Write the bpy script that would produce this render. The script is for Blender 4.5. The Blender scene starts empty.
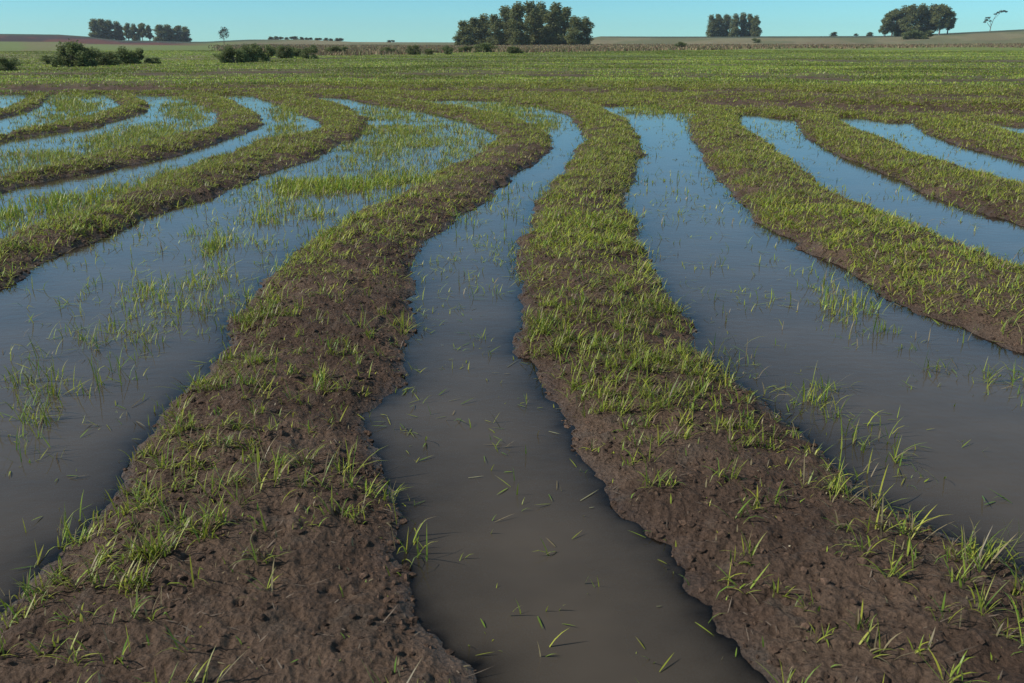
import bpy, math, random
import numpy as np
random.seed(7); RNG = np.random.default_rng(11)
C = bpy.context.scene.collection
R = math.radians
# ------------------------------------------------------------------ camera model
W_, H_ = 1024, 683
F = 900.0; EYE = 1.7; YH = 42.0
PITCH = math.atan((341.5 - YH) / F); cp, sp = math.cos(PITCH), math.sin(PITCH)
def ground_at(px, py, z=0.0):
    px = np.asarray(px, float); py = np.asarray(py, float)
    a = (px - 512) / F; b = -(py - 341.5) / F
    dy = cp + b * sp; dz = -sp + b * cp
    t = (z - EYE) / dz
    return a * t, dy * t
def to_px(X, Y, Z):
    dep = Y * cp - (Z - EYE) * sp
    up = Y * sp + (Z - EYE) * cp
    dep = np.where(np.abs(dep) < 1e-3, 1e-3, dep)
    return 512 + F * X / dep, 341.5 - F * up / dep
# ------------------------------------------------------------------ noise
def _h(ix, iy, seed):
    n = (ix.astype(np.int64) * 374761393 + iy.astype(np.int64) * 668265263 + seed * 974634777) & 0xFFFFFFFF
    n = ((n ^ (n >> 13)) * 1274126177) & 0xFFFFFFFF
    n = ((n ^ (n >> 15)) * 2246822519) & 0xFFFFFFFF
    return ((n ^ (n >> 16)) & 0xFFFFFF) / float(0xFFFFFF)
def vn(x, y, seed=0):
    xi = np.floor(x); yi = np.floor(y); fx = x - xi; fy = y - yi
    fx = fx * fx * (3 - 2 * fx); fy = fy * fy * (3 - 2 * fy)
    a = _h(xi, yi, seed); b = _h(xi + 1, yi, seed); c = _h(xi, yi + 1, seed); d = _h(xi + 1, yi + 1, seed)
    return (a * (1 - fx) + b * fx) * (1 - fy) + (c * (1 - fx) + d * fx) * fy
def fbm(x, y, s, oct=4, seed=0):
    v = 0; amp = 0.5; tot = 0; x = x / s; y = y / s
    for o in range(oct):
        v = v + amp * vn(x, y, seed + o * 17); tot += amp; amp *= .5
        x, y = x * 1.62 - y * 1.18 + 3.1, x * 1.18 + y * 1.62 - 7.7
    return v / tot
def sst(a, b, x):
    t = np.clip((x - a) / (b - a), 0, 1); return t * t * (3 - 2 * t)
# ------------------------------------------------------------------ levee outlines (waterline traced, brought to the ground plane)
# (lower / right edge, upper / left edge)
LEV = [
 dict(n='L1', lo=[(-700,520),(-300,372),(-120,322),(0,290),(20,279),(34,270),(71,250),(101,238),(128,228),(162,211),(199,201),(215,196),(242,183),(269,173),(296,164),(323,154),(340,146),(357,138),(367,129),(365,119),(351,110),(331,103),(305,98)],
           up=[(-700,410),(-300,300),(-120,265),(0,244),(27,229),(50,220),(84,209),(111,199),(135,189),(158,176),(189,169),(215,160),(242,150),(259,142),(290,137),(318,131),(323,124),(313,116),(293,108),(272,101),(255,96)],
      lab='second grassy mud levee left of the big foreground one, hooking round at its far end'),
 dict(n='L2', lo=[(-700,330),(-300,240),(-120,213),(0,194),(20,188),(50,181),(81,176),(114,169),(148,161),(175,156),(202,147),(229,139),(252,131),(262,125),(259,117),(246,109),(232,101),(215,96)],
           up=[(-700,270),(-300,212),(-120,192),(0,180),(34,171),(67,163),(101,155),(125,148),(148,142),(182,136),(209,129),(222,122),(218,115),(208,107),(192,100),(178,96)],
      lab='narrow grassy levee with dark muddy near bank, third from the foreground on the left'),
 dict(n='L3', lo=[(-700,215),(-300,170),(-120,152),(0,142),(20,138),(44,135),(67,130),(94,127),(118,120),(141,114),(150,107),(145,102),(135,97),(122,94)],
           up=[(-700,200),(-300,163),(-120,147),(0,137),(20,132),(44,127),(74,120),(98,115),(114,110),(122,105),(116,100),(104,94)],
      lab='thin grassy levee in the far left ponds, fourth from the foreground on the left'),
 dict(n='L4', lo=[(-700,180),(-300,141),(-120,127),(0,118),(17,114),(34,109),(44,102),(50,95)],
           up=[(-700,168),(-300,133),(-120,120),(0,111),(13,106),(27,99),(31,94)],
      lab='short farthest levee at the upper left edge between two small ponds'),
 dict(n='L5', lo=[(520,1400),(500,900),(485,760),(470,683),(471,662),(448,645),(434,625),(424,603),(412,585),(407,565),(408,530),(400,500),(388,482),(378,450),(367,432),(366,413),(388,397),(412,382),(404,364),(403,346),(415,328),(412,300),(413,282),(418,262),(422,242),(440,228),(458,215),(488,198),(505,185),(522,171),(540,158),(552,148),(550,137),(528,124),(502,116),(475,111),(441,107),(405,101)],
           up=[(-1500,1400),(-500,900),(-200,740),(-20,640),(10,606),(36,578),(54,558),(62,540),(86,520),(105,503),(123,473),(140,450),(155,422),(172,398),(200,372),(222,345),(240,312),(262,285),(282,262),(310,240),(340,221),(360,210),(387,199),(414,189),(434,179),(451,167),(475,156),(493,145),(500,138),(494,131),(478,124),(455,117),(430,112),(405,107),(380,104),(350,99)],
      lab='broad bare brown mud levee sweeping from the lower left to the middle of the field'),
 dict(n='L6', lo=[(1900,1400),(1500,860),(1200,700),(1060,600),(1015,563),(975,547),(948,530),(911,513),(860,492),(832,462),(800,430),(765,405),(730,372),(703,347),(690,318),(677,302),(657,289),(650,268),(637,248),(641,230),(627,215),(623,198),(631,188),(634,171),(643,149),(634,130),(622,118),(599,108),(578,103)],
           up=[(1100,1400),(860,860),(810,730),(774,676),(747,648),(720,618),(703,584),(680,542),(660,530),(636,513),(614,498),(606,468),(575,440),(565,410),(548,392),(541,365),(514,348),(520,315),(522,300),(518,268),(513,250),(524,232),(529,211),(542,191),(562,171),(576,154),(585,141),(581,128),(569,115),(552,108),(530,104)],
      lab='broad levee covered in grass tufts running up the middle right of the centre channel'),
 dict(n='L7', lo=[(1900,640),(1300,450),(1120,385),(1024,352),(1002,346),(968,331),(921,316),(885,298),(858,281),(831,264),(791,237),(757,217),(730,196),(718,174),(700,149),(690,128),(692,118)],
           up=[(1900,470),(1300,345),(1120,297),(1024,269),(973,250),(936,234),(899,220),(868,207),(830,192),(815,181),(805,166),(781,154),(761,140),(742,127),(738,119),(742,110),(748,104)],
      lab='grassy levee on the right starting at a rounded head and widening to the right edge'),
 dict(n='L8', lo=[(1900,430),(1300,300),(1120,252),(1024,226),(976,210),(936,196),(889,176),(848,159),(821,146),(801,133),(796,118),(797,110)],
           up=[(1900,350),(1300,250),(1120,209),(1024,185),(983,174),(943,163),(909,153),(882,139),(850,127),(838,117),(838,108)],
      lab='second grassy levee from the right corner, lying between two bright blue ponds'),
 dict(n='L9', lo=[(1900,290),(1300,215),(1120,182),(1024,163),(983,152),(949,142),(922,131),(912,121),(912,112)],
           up=[(1900,240),(1300,177),(1120,150),(1024,137),(993,127),(966,120),(943,115),(940,110)],
      lab='farthest right levee, a low grassy bank reaching the right edge below the field'),
]
SHORE = [(-700,92),(0,94),(50,94),(100,94.5),(190,96),(270,97.5),(330,98.5),(400,98.5),(460,99.5),(520,102),(560,104.5),(620,106),(690,110),(742,111),(770,114),(796,117),(840,116.5),(870,119),(905,122.5),(970,124),(1024,127),(1400,134),(2000,150)]
for L in LEV:
    lx, ly = ground_at([p[0] for p in L['lo']], [p[1] for p in L['lo']], 0.0)
    ux, uy = ground_at([p[0] for p in L['up']], [p[1] for p in L['up']], 0.02)
    L['LO'] = np.stack([lx, ly], 1); L['UP'] = np.stack([ux, uy], 1)
    L['POLY'] = np.concatenate([L['LO'], L['UP'][::-1]])
sx, sy = ground_at([p[0] for p in SHORE], [p[1] for p in SHORE], 0.0)
SH = np.stack([sx, sy], 1)
SHPOLY = np.concatenate([SH, [[400, 300], [-400, 300]]])
def dist_line(P, x, y):
    best = np.full(x.shape, 1e9)
    for i in range(len(P) - 1):
        ax, ay = P[i]; bx, by = P[i + 1]; dx, dy = bx - ax, by - ay
        t = np.clip(((x - ax) * dx + (y - ay) * dy) / (dx * dx + dy * dy + 1e-12), 0, 1)
        best = np.minimum(best, (x - ax - t * dx) ** 2 + (y - ay - t * dy) ** 2)
    return np.sqrt(best)
def inside(P, x, y):
    r = np.zeros(x.shape, bool); n = len(P)
    for i in range(n):
        ax, ay = P[i]; bx, by = P[(i + 1) % n]
        if ay == by: continue
        c = ((ay > y) != (by > y)) & (x < (bx - ax) * (y - ay) / (by - ay) + ax)
        r ^= c
    return r
# ------------------------------------------------------------------ polar sheet
fine = np.linspace(-40, 40, 1150)
left = np.concatenate([[-180], np.arange(-176, -44, 4), [-44, -42, -41]])
AZ = np.radians(np.concatenate([left, fine, -left[::-1][:-1]]))   # ring closed by duplicating the first column
NA_ = len(AZ)
D = [0.25, .45, .7, .95, 1.15, 1.3, 1.42, 1.5]
r = 1.5
while r < 2200:
    q = 1.0048 if r < 34 else (1.009 if r < 120 else (1.02 if r < 1200 else 1.08))
    r *= q; D.append(r)
D = np.array(D); ND = len(D); LD = np.log(D)
AA, DD = np.meshgrid(AZ, D)
GX = DD * np.sin(AA); GY = DD * np.cos(AA)
SKY_PX = [-400, 0, 60, 90, 120, 150, 190, 207, 225, 250, 300, 340, 352, 455, 590, 600, 700, 880, 940, 1024, 1500]
SKY_PY = [33, 34.5, 35, 37, 40.5, 41, 42, 42, 41, 40, 40, 41.5, 42.3, 43.2, 38.5, 36.8, 37, 36.5, 34, 30, 27]
BANDS = [  # (y pixel at x=0,350,700,1024; half thickness px; strength)
 ((88, 88.5, 91.5, 97), 1.7, 1.0), ((73.5, 73, 77, 80), 1.3, .55), ((80.5, 81, 84.5, 88.5), 1.1, .28), ((67, 67, 71, 73), 1.0, .36), ((63, 62.5, 65, 66.5), .8, .3),
 ((59, 58.5, 60, 61), .8, .5), ((77.5, 77.5, 80.5, 84), .8, .4), ((84, 84.5, 87.5, 92), .8, .35), ((70, 70, 74, 76), .8, .4), ((56, 55.5, 56.5, 57), .5, .3)]
def band_mask(px, py, w=1.0):
    m = np.zeros(px.shape); wob = (fbm(px, py * 0 + 1, 60, 4, 41) - .5) * 6
    for ys, hw, st in BANDS:
        yc = np.interp(px, [-300, 0, 350, 700, 1024, 1300], [ys[0], ys[0], ys[1], ys[2], ys[3], ys[3]]) + wob * np.clip((py - 55) / 30, .1, 1)
        m = np.maximum(m, st * np.exp(-((py - yc) / (hw * w * np.interp(px, [0, 500, 1024], [1.1, 1.25, 1.9]))) ** 2))
    m *= np.clip(.1 + 1.6 * fbm(px, py * 5, 30, 4, 5), 0, 1.2)
    stk = sst(.50, .64, fbm(px / 70 + 3, py / 1.7, 1.0, 3, 151)) * sst(99, 92, py) * sst(50, 56, py)
    m = np.maximum(m, stk * .26)
    # wide dark mud at the right, at the head of the ponds
    g = sst(640, 760, px) * np.exp(-((py - np.interp(px, [640, 760, 1024], [101, 104, 113])) / 4.2) ** 2)
    return np.clip(1.5 * np.maximum(m, g * (.7 + .5 * fbm(px, py * 4, 30, 3, 8))), 0, 1)
def base_land(X, Y):
    d = np.hypot(X, Y)
    px = 512 + F * X / np.maximum(Y * cp, 1e-3) if False else None
    return d
def far_height(X, Y, d):
    az = np.arctan2(X, Y); u = np.tan(np.clip(az, -1.2, 1.2)); px = 512 + F * u / cp
    ysk = np.interp(px, SKY_PX, SKY_PY)
    z1 = EYE + (YH - ysk + .3) / F * 900 * cp * cp * np.cos(np.clip(az, -1.2, 1.2))
    t = np.clip((d - 320) / 580, 0, 1); t = t * t * (3 - 2 * t)
    z = 0.07 + (z1 - .07) * t * (np.cos(np.clip(az, -1.5, 1.5)) * 0 + 1)
    z = z + sst(60, 300, d) * (fbm(X, Y, 60, 3, 70) - .5) * .35
    return z
_ok = DD < 75
xw = GX[_ok]; yw = GY[_ok]; dw = DD[_ok]
amp = np.clip(.035 + .008 * dw, 0, .14)
wx = xw + (fbm(xw, yw, .5, 5, 1) - .5) * amp * 2.6 + (fbm(xw, yw, .07, 3, 3) - .5) * .06
wy = yw + (fbm(xw, yw, .5, 5, 2) - .5) * amp * 2.6 + (fbm(xw, yw, .07, 3, 4) - .5) * .06
SD = np.full(xw.shape, -1e9); TT = np.full(xw.shape, .5); ID = np.full(xw.shape, -1)
for k, L in enumerate(LEV):
    P = L['POLY']; m = 1.2
    sel = (wx > P[:, 0].min() - m) & (wx < P[:, 0].max() + m) & (wy > P[:, 1].min() - m) & (wy < P[:, 1].max() + m)
    a, b = wx[sel], wy[sel]
    dl = dist_line(L['LO'], a, b); du = dist_line(L['UP'], a, b)
    s = np.where(inside(P, a, b), 1, -1) * np.minimum(dl, du)
    cur = SD[sel]; up = s > cur
    SD[sel] = np.where(up, s, cur)
    TT[sel] = np.where(up, dl / (dl + du + 1e-6), TT[sel]); ID[sel] = np.where(up, k, ID[sel])
ds = dist_line(SH, wx, wy); s = np.where(inside(SHPOLY, wx, wy), 1, -1) * ds + (fbm(xw, yw, 2.2, 4, 141) - .5) * 3.0 - .2
near = SD.copy()
SDA = np.maximum(SD, s)
# height
def bank(sd, h, w): return np.where(sd > 0, h * (1 - np.exp(-np.maximum(sd, 0) / w)), -.10 * (1 - np.exp(np.minimum(sd, 0) / .30)))
hlev = bank(SD, np.interp(dw, [2, 4, 9], [.07, .085, .112]), np.interp(dw, [2, 9], [.26, .22])) * np.where(SD > 0, .82 + .4 * fbm(xw, yw, .8, 3, 9), 1)
hshr = bank(s, .07, .35)
z = np.where(SD > s, hlev, hshr)
z = np.where((SD > 0) & (s > 0), np.maximum(hlev, hshr), z)
px, py = to_px(xw, yw, 0.0)
# ridges of the field behind the ponds and a few thin strips of standing water
fieldm = sst(0.3, 3, s)
bm = band_mask(px, py, 1.6)
z = z + fieldm * (bm * .20 + (fbm(xw * .35, yw, 1.2, 3, 12) - .5) * .05)
for cx, cy, rx, ry in [(327,82,8,.9),(366,81,9,.7),(299,84,5,.8),(455,79,7,.5),(655,78,5,.5),(560,83,8,.5),(205,85,6,.5)]:
    z -= .30 * np.exp(-((px - cx) / rx) ** 4 - ((py - cy) / ry) ** 4)
# clods
land = sst(-.05, .12, SDA)
c1 = fbm(xw, yw, .11, 4, 21); c2 = fbm(xw, yw, .035, 3, 22)
lump = np.maximum(0, fbm(xw, yw, .2, 3, 27) - .5) * 2
z = z + land * sst(60, 20, dw) * ((c1 - .5) * np.interp(dw, [3, 8], [.036, .06]) + (c2 - .5) * .03 * sst(14, 6, dw) + lump * np.interp(dw, [3, 8], [.02, .04]))
# shallow rough ground where grass stands in the ponds
GZ = far_height(GX, GY, DD)
GZ[_ok] = z * sst(74, 45, dw) + GZ[_ok] * (1 - sst(74, 45, dw))
full = lambda a, fill: (lambda o: (o.__setitem__(_ok, a), o)[1])(np.full(GX.shape, fill, float))
gSD, gTT, gID, gSDA = full(SD, -1e9), full(TT, .5), full(ID, -1).astype(int), full(SDA, 50.)
# grass standing in water: blobs in world, from where the photograph shows them  (px, py, rx, ry, tufts per m2)
BLOBS = [(412,142,42,21,70),(372,165,50,20,70),(335,185,36,13,75),(382,117,34,7,45),(235,243,30,13,42),(290,215,60,20,9),(210,280,45,24,13),(175,300,40,22,16),(120,345,38,24,26),(75,345,34,30,16),(25,432,32,24,45),(55,385,50,26,18),(35,500,40,30,5),(90,400,40,26,12),
 (185,112,15,12,75),(152,134,26,7,75),(105,146,34,8,70),(55,158,40,7,60),(12,168,34,6,50),(286,120,13,17,50),(262,142,14,6,12),(150,190,60,10,20),(60,210,45,10,34),(20,222,36,12,36),(185,178,30,8,26),
 (76,107,17,9,80),(52,119,18,6,60),(28,126,18,4,40),(512,111,26,7,80),(480,106,30,3,26),(540,122,16,8,60),(440,103,26,2,15),(668,110,34,7,55),(640,112,20,5,40),(570,125,20,14,8),
 (690,118,14,10,30),(800,280,45,20,13),(850,300,40,18,24),(770,262,40,14,8),(880,335,50,16,15),(940,365,50,20,20),(985,385,28,16,24),(830,318,40,10,8),(900,350,90,40,4),(760,300,60,14,6),(960,262,50,14,14),(880,235,50,14,3),(1000,290,60,12,5),(700,230,40,90,2.2),(690,170,50,50,3),(760,130,40,12,8),(800,150,40,30,2),(900,140,50,14,5),
 (800,400,46,14,34),(850,440,40,18,36),(890,470,34,18,26),(740,365,30,14,30),(1000,540,30,16,22),(950,500,34,14,14),(455,330,40,60,3),(470,430,80,60,3.2),(560,520,60,50,2),(480,520,50,40,4),(560,340,24,30,8),(480,220,60,50,3),(540,170,30,30,3),(550,620,120,60,2.2),(640,640,70,40,3),
 (400,540,18,40,28),(395,470,16,30,10),(300,150,40,20,5),(120,480,22,20,16),(62,545,20,26,18),(30,590,40,40,12),(940,450,60,50,1.6)]
def wgrass(px, py):
    m = np.zeros(px.shape); wv = np.clip((py - 90) / 130, .1, 1.6)
    qx = px + (fbm(px, py * 3, 60, 3, 161) - .5) * 60 * wv; qy = py + (fbm(px, py * 3, 60, 3, 162) - .5) * 22 * wv
    for cx, cy, rx, ry, st in BLOBS:
        m = m + (np.maximum(st * np.exp(-(((qx - cx) / rx) ** 2 + ((qy - cy) / ry) ** 2) * .9), m) - m)
    base = np.where(px < 520, np.interp(py, [95, 140, 180, 300, 500, 683], [7, 7, 6, 3.5, 1.2, .3]), np.interp(py, [95, 140, 300, 683], [4, 1.5, .6, .3]))
    return m + base
gPX, gPY = to_px(GX, GY, GZ)
WG = np.zeros(GX.shape); WG[_ok] = wgrass(px, py)
shal = sst(20, 75, WG) * sst(0, -.15, gSDA) 
GZ += shal * (.035 + .06 * (fbm(GX, GY, .8, 3, 33) ) ) * np.where(GZ < 0, 1, 0)
# ------------------------------------------------------------------ mesh helpers
def mesh_np(name, V, faces, k, smooth=True, attrs=None, mat=None, parent=None):
    """faces: (n,k) int array"""
    me = bpy.data.meshes.new(name)
    me.vertices.add(len(V)); me.vertices.foreach_set('co', np.ascontiguousarray(V, np.float32).ravel())
    n = len(faces)
    me.loops.add(n * k); me.loops.foreach_set('vertex_index', np.ascontiguousarray(faces, np.int32).ravel())
    me.polygons.add(n); me.polygons.foreach_set('loop_start', np.arange(0, n * k, k, dtype=np.int32))
    me.polygons.foreach_set('loop_total', np.full(n, k, np.int32))
    me.update(calc_edges=True)
    me.polygons.foreach_set('use_smooth', np.full(n, smooth))
    for an, av in (attrs or {}).items():
        if av.ndim == 2:
            at = me.attributes.new(an, 'FLOAT_COLOR', 'POINT')
            at.data.foreach_set('color', np.ascontiguousarray(np.concatenate([av, np.ones((len(av), 1))], 1), np.float32).ravel())
        else:
            at = me.attributes.new(an, 'FLOAT', 'POINT'); at.data.foreach_set('value', np.ascontiguousarray(av, np.float32))
    if mat: me.materials.append(mat)
    o = bpy.data.objects.new(name, me); C.objects.link(o)
    if parent: o.parent = parent
    return o
def tag(o, label, cat, kind=None, group=None):
    o['label'] = label; o['category'] = cat
    if kind: o['kind'] = kind
    if group: o['group'] = group
    return o
# ------------------------------------------------------------------ materials
def newmat(name):
    m = bpy.data.materials.new(name); m.use_nodes = True
    nt = m.node_tree; b = nt.nodes['Principled BSDF']; return m, nt, b
def N(nt, t, **kw):
    n = nt.nodes.new(t)
    for k, v in kw.items():
        if k in n.inputs: n.inputs[k].default_value = v
        else: setattr(n, k, v)
    return n
def lk(nt, a, b): nt.links.new(a, b)
def mat_ground():
    m, nt, b = newmat('ground')
    at = N(nt, 'ShaderNodeAttribute', attribute_name='col')
    wet = N(nt, 'ShaderNodeAttribute', attribute_name='wet')
    tc = N(nt, 'ShaderNodeNewGeometry')
    n1 = N(nt, 'ShaderNodeTexNoise', Scale=60., Detail=8., Roughness=.7); lk(nt, tc.outputs['Position'], n1.inputs['Vector'])
    n2 = N(nt, 'ShaderNodeTexNoise', Scale=3.1, Detail=6., Roughness=.65); lk(nt, tc.outputs['Position'], n2.inputs['Vector'])
    n3 = N(nt, 'ShaderNodeTexVoronoi', Scale=55.); lk(nt, tc.outputs['Position'], n3.inputs['Vector'])
    mr = N(nt, 'ShaderNodeMapRange'); mr.inputs['From Min'].default_value = .3; mr.inputs['From Max'].default_value = .72; mr.inputs['To Min'].default_value = .55; mr.inputs['To Max'].default_value = 1.5
    lk(nt, n1.outputs['Fac'], mr.inputs['Value'])
    mr2 = N(nt, 'ShaderNodeMapRange'); mr2.inputs['From Min'].default_value = .3; mr2.inputs['From Max'].default_value = .7; mr2.inputs['To Min'].default_value = .75; mr2.inputs['To Max'].default_value = 1.25
    lk(nt, n2.outputs['Fac'], mr2.inputs['Value'])
    mu = N(nt, 'ShaderNodeMath', operation='MULTIPLY'); lk(nt, mr.outputs[0], mu.inputs[0]); lk(nt, mr2.outputs[0], mu.inputs[1])
    vm = N(nt, 'ShaderNodeVectorMath', operation='SCALE'); lk(nt, at.outputs['Color'], vm.inputs[0]); lk(nt, mu.outputs[0], vm.inputs['Scale'])
    lk(nt, vm.outputs[0], b.inputs['Base Color'])
    ro = N(nt, 'ShaderNodeMapRange'); ro.inputs['To Min'].default_value = .95; ro.inputs['To Max'].default_value = .38; lk(nt, wet.outputs['Fac'], ro.inputs['Value']); lk(nt, ro.outputs[0], b.inputs['Roughness'])
    b.inputs['Specular IOR Level'].default_value = .25
    ad = N(nt, 'ShaderNodeMath', operation='ADD'); lk(nt, n1.outputs['Fac'], ad.inputs[0])
    m3 = N(nt, 'ShaderNodeMath', operation='MULTIPLY'); m3.inputs[1].default_value = .5; lk(nt, n3.outputs['Distance'], m3.inputs[0]); lk(nt, m3.outputs[0], ad.inputs[1])
    bp = N(nt, 'ShaderNodeBump', Strength=1.0, Distance=.025); lk(nt, ad.outputs[0], bp.inputs['Height']); lk(nt, bp.outputs[0], b.inputs['Normal'])
    return m
def mat_water():
    m, nt, b = newmat('muddy_water')
    nt.nodes.remove(b); out = [n for n in nt.nodes if n.type == 'OUTPUT_MATERIAL'][0]
    geo = N(nt, 'ShaderNodeNewGeometry')
    dp = N(nt, 'ShaderNodeAttribute', attribute_name='depth')
    mp = N(nt, 'ShaderNodeMapping'); mp.inputs['Scale'].default_value = (1, 1.5, 1); lk(nt, geo.outputs['Position'], mp.inputs['Vector'])
    n1 = N(nt, 'ShaderNodeTexNoise', Scale=9., Detail=3., Roughness=.55); lk(nt, mp.outputs[0], n1.inputs['Vector'])
    n2 = N(nt, 'ShaderNodeTexNoise', Scale=1.1, Detail=4., Roughness=.6); lk(nt, mp.outputs[0], n2.inputs['Vector'])
    bp = N(nt, 'ShaderNodeBump', Strength=.35, Distance=.004); lk(nt, n1.outputs['Fac'], bp.inputs['Height'])
    cr = N(nt, 'ShaderNodeValToRGB'); e = cr.color_ramp.elements; e[0].position = .35; e[0].color = WATER_A; e[1].position = .68; e[1].color = WATER_B
    lk(nt, n2.outputs['Fac'], cr.inputs['Fac'])
    df = N(nt, 'ShaderNodeBsdfDiffuse'); lk(nt, cr.outputs['Color'], df.inputs['Color'])
    tr = N(nt, 'ShaderNodeBsdfTransparent'); tr.inputs['Color'].default_value = (.8, .78, .72, 1)
    mx = N(nt, 'ShaderNodeMixShader')
    # murk: share of the light scattered back by the silt, growing with the water's depth
    ex = N(nt, 'ShaderNodeMath', operation='MULTIPLY'); ex.inputs[1].default_value = -30; lk(nt, dp.outputs['Fac'], ex.inputs[0])
    e2 = N(nt, 'ShaderNodeMath', operation='EXPONENT'); lk(nt, ex.outputs[0], e2.inputs[0])
    e3 = N(nt, 'ShaderNodeMath', operation='SUBTRACT'); e3.inputs[0].default_value = 1; lk(nt, e2.outputs[0], e3.inputs[1])
    lk(nt, e3.outputs[0], mx.inputs['Fac']); lk(nt, tr.outputs[0], mx.inputs[1]); lk(nt, df.outputs[0], mx.inputs[2])
    gl = N(nt, 'ShaderNodeBsdfGlossy', Roughness=.045); lk(nt, bp.outputs[0], gl.inputs['Normal'])
    fr = N(nt, 'ShaderNodeFresnel', IOR=1.33); lk(nt, bp.outputs[0], fr.inputs['Normal'])
    m2 = N(nt, 'ShaderNodeMixShader'); lk(nt, fr.outputs[0], m2.inputs['Fac']); lk(nt, mx.outputs[0], m2.inputs[1]); lk(nt, gl.outputs[0], m2.inputs[2])
    lk(nt, m2.outputs[0], out.inputs['Surface'])
    return m
WATER_A = (.070, .058, .045, 1); WATER_B = (.096, .078, .059, 1)
def mat_leaf(name, trans=.3, rough=.5, spec=.3, attr=True, col=None):
    m, nt, b = newmat(name); out = [n for n in nt.nodes if n.type == 'OUTPUT_MATERIAL'][0]
    b.inputs['Roughness'].default_value = rough; b.inputs['Specular IOR Level'].default_value = spec
    tl = N(nt, 'ShaderNodeBsdfTranslucent'); mx = N(nt, 'ShaderNodeMixShader', Fac=trans)
    if attr:
        at = N(nt, 'ShaderNodeAttribute', attribute_name='col'); src = at.outputs['Color']
    else:
        geo = N(nt, 'ShaderNodeNewGeometry'); n1 = N(nt, 'ShaderNodeTexNoise', Scale=.6, Detail=4.)
        lk(nt, geo.outputs['Position'], n1.inputs['Vector']); cr = N(nt, 'ShaderNodeValToRGB')
        cr.color_ramp.elements[0].position = .35; cr.color_ramp.elements[1].position = .65
        cr.color_ramp.elements[0].color = (*[c * .75 for c in col], 1); cr.color_ramp.elements[1].color = (*[c * 1.3 for c in col], 1)
        lk(nt, n1.outputs['Fac'], cr.inputs['Fac']); src = cr.outputs['Color']
    lk(nt, src, b.inputs['Base Color']); lk(nt, src, tl.inputs['Color'])
    lk(nt, b.outputs[0], mx.inputs[1]); lk(nt, tl.outputs[0], mx.inputs[2]); lk(nt, mx.outputs[0], out.inputs['Surface'])
    return m
def mat_bark(name, col):
    m, nt, b = newmat(name); geo = N(nt, 'ShaderNodeNewGeometry'); n1 = N(nt, 'ShaderNodeTexNoise', Scale=2.5, Detail=5.); lk(nt, geo.outputs['Position'], n1.inputs['Vector'])
    cr = N(nt, 'ShaderNodeValToRGB'); cr.color_ramp.elements[0].color = (*[c * .6 for c in col], 1); cr.color_ramp.elements[1].color = (*[c * 1.4 for c in col], 1)
    lk(nt, n1.outputs['Fac'], cr.inputs['Fac']); lk(nt, cr.outputs['Color'], b.inputs['Base Color']); b.inputs['Roughness'].default_value = .9
    return m
M_ground, M_water = mat_ground(), mat_water()
M_grass = mat_leaf('grass_blades', .35, .45, .35); M_dry = mat_leaf('dry_blades', .2, .7, .2)
M_euc = mat_leaf('eucalyptus_leaves', .42, .6, .25, False, (.185, .200, .075)); M_bush = mat_leaf('shrub_leaves', .4, .6, .2, False, (.165, .195, .075))
M_bare = mat_leaf('thin_leaves', .2, .6, .2, False, (.06, .062, .04)); M_bark = mat_bark('pale_bark', (.16, .135, .11)); M_soilclod = None
# ------------------------------------------------------------------ ground colour (what the surface is made of)
SOIL = np.array([.084, .052, .035]); SOIL2 = np.array([.118, .077, .052]); GREEN = np.array([.155, .205, .040]); MUD = np.array([.050, .036, .028])
TAN = np.array([.230, .185, .105]); RED = np.array([.120, .045, .030]); MEAD = np.array([.15, .185, .055]); DKGR = np.array([.045, .062, .030])
def mixc(a, b, t): return a * (1 - t[..., None]) + b * t[..., None]
col = mixc(np.broadcast_to(SOIL, GX.shape + (3,)), SOIL2, sst(.35, .65, fbm(GX, GY, .5, 4, 51)))
col = mixc(col, np.array([.105, .083, .064]), sst(.62, .8, fbm(GX, GY, .12, 3, 53)) * .5)
wet = sst(.10, -.02, gSDA + (fbm(GX, GY, .15, 3, 171) - .5) * .08)
col = mixc(col, MUD, wet * .3)
bandc = band_mask(gPX, gPY)
# low growth seen as a tint where the single blades get too small
fgreen = sst(1.0, 3.5, gSDA) * sst(24, 34, DD) * (1 - bandc * .95)
gt = sst(.25, .6, fbm(GX * .25, GY, 3, 4, 61))
col = mixc(col, mixc(np.broadcast_to(GREEN, GX.shape + (3,)), np.array([.165, .170, .048]), 1 - gt), fgreen * (.62 + .33 * sst(45, 110, DD)))
patch = sst(.55, .75, fbm(GX, GY, 22, 4, 64)) * sst(60, 120, DD)
col = mixc(col, np.array([.10, .15, .04]), patch * .5)
# far zones
edge = (fbm(gPX, gPX * 0, 60, 3, 66) - .5) * 3
ty = np.interp(gPX, [-200, 130, 200, 300, 420, 700, 860, 1024], [44, 44, 50, 56, 53.5, 49, 47.5, 46.5]) + edge
tan = sst(.8, -.8, gPY - ty) * sst(60, 90, DD) * sst(205, 250, gPX)
red = sst(.5, -.5, gPY - np.interp(gPX, [-200, 0, 60, 90, 190], [42, 41.5, 42, 44, 45.5])) * sst(230, 160, gPX) * sst(60, 90, DD)
med = sst(2, -2, gPY - 62) * sst(260, 200, gPX) * sst(60, 90, DD)
tancol = mixc(np.broadcast_to(TAN, GX.shape + (3,)), np.array([.17, .125, .075]), sst(.4, .62, fbm(gPX, gPY * 6, 30, 4, 68)))
tancol = mixc(tancol, np.array([.19, .175, .085]), sst(330, 600, DD) * .7)
tancol = mixc(tancol, np.array([.11, .125, .05]), sst(.48, .62, fbm(gPX, gPY * 14, 45, 4, 181)) * .6)
col = mixc(col, tancol, tan)
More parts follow.
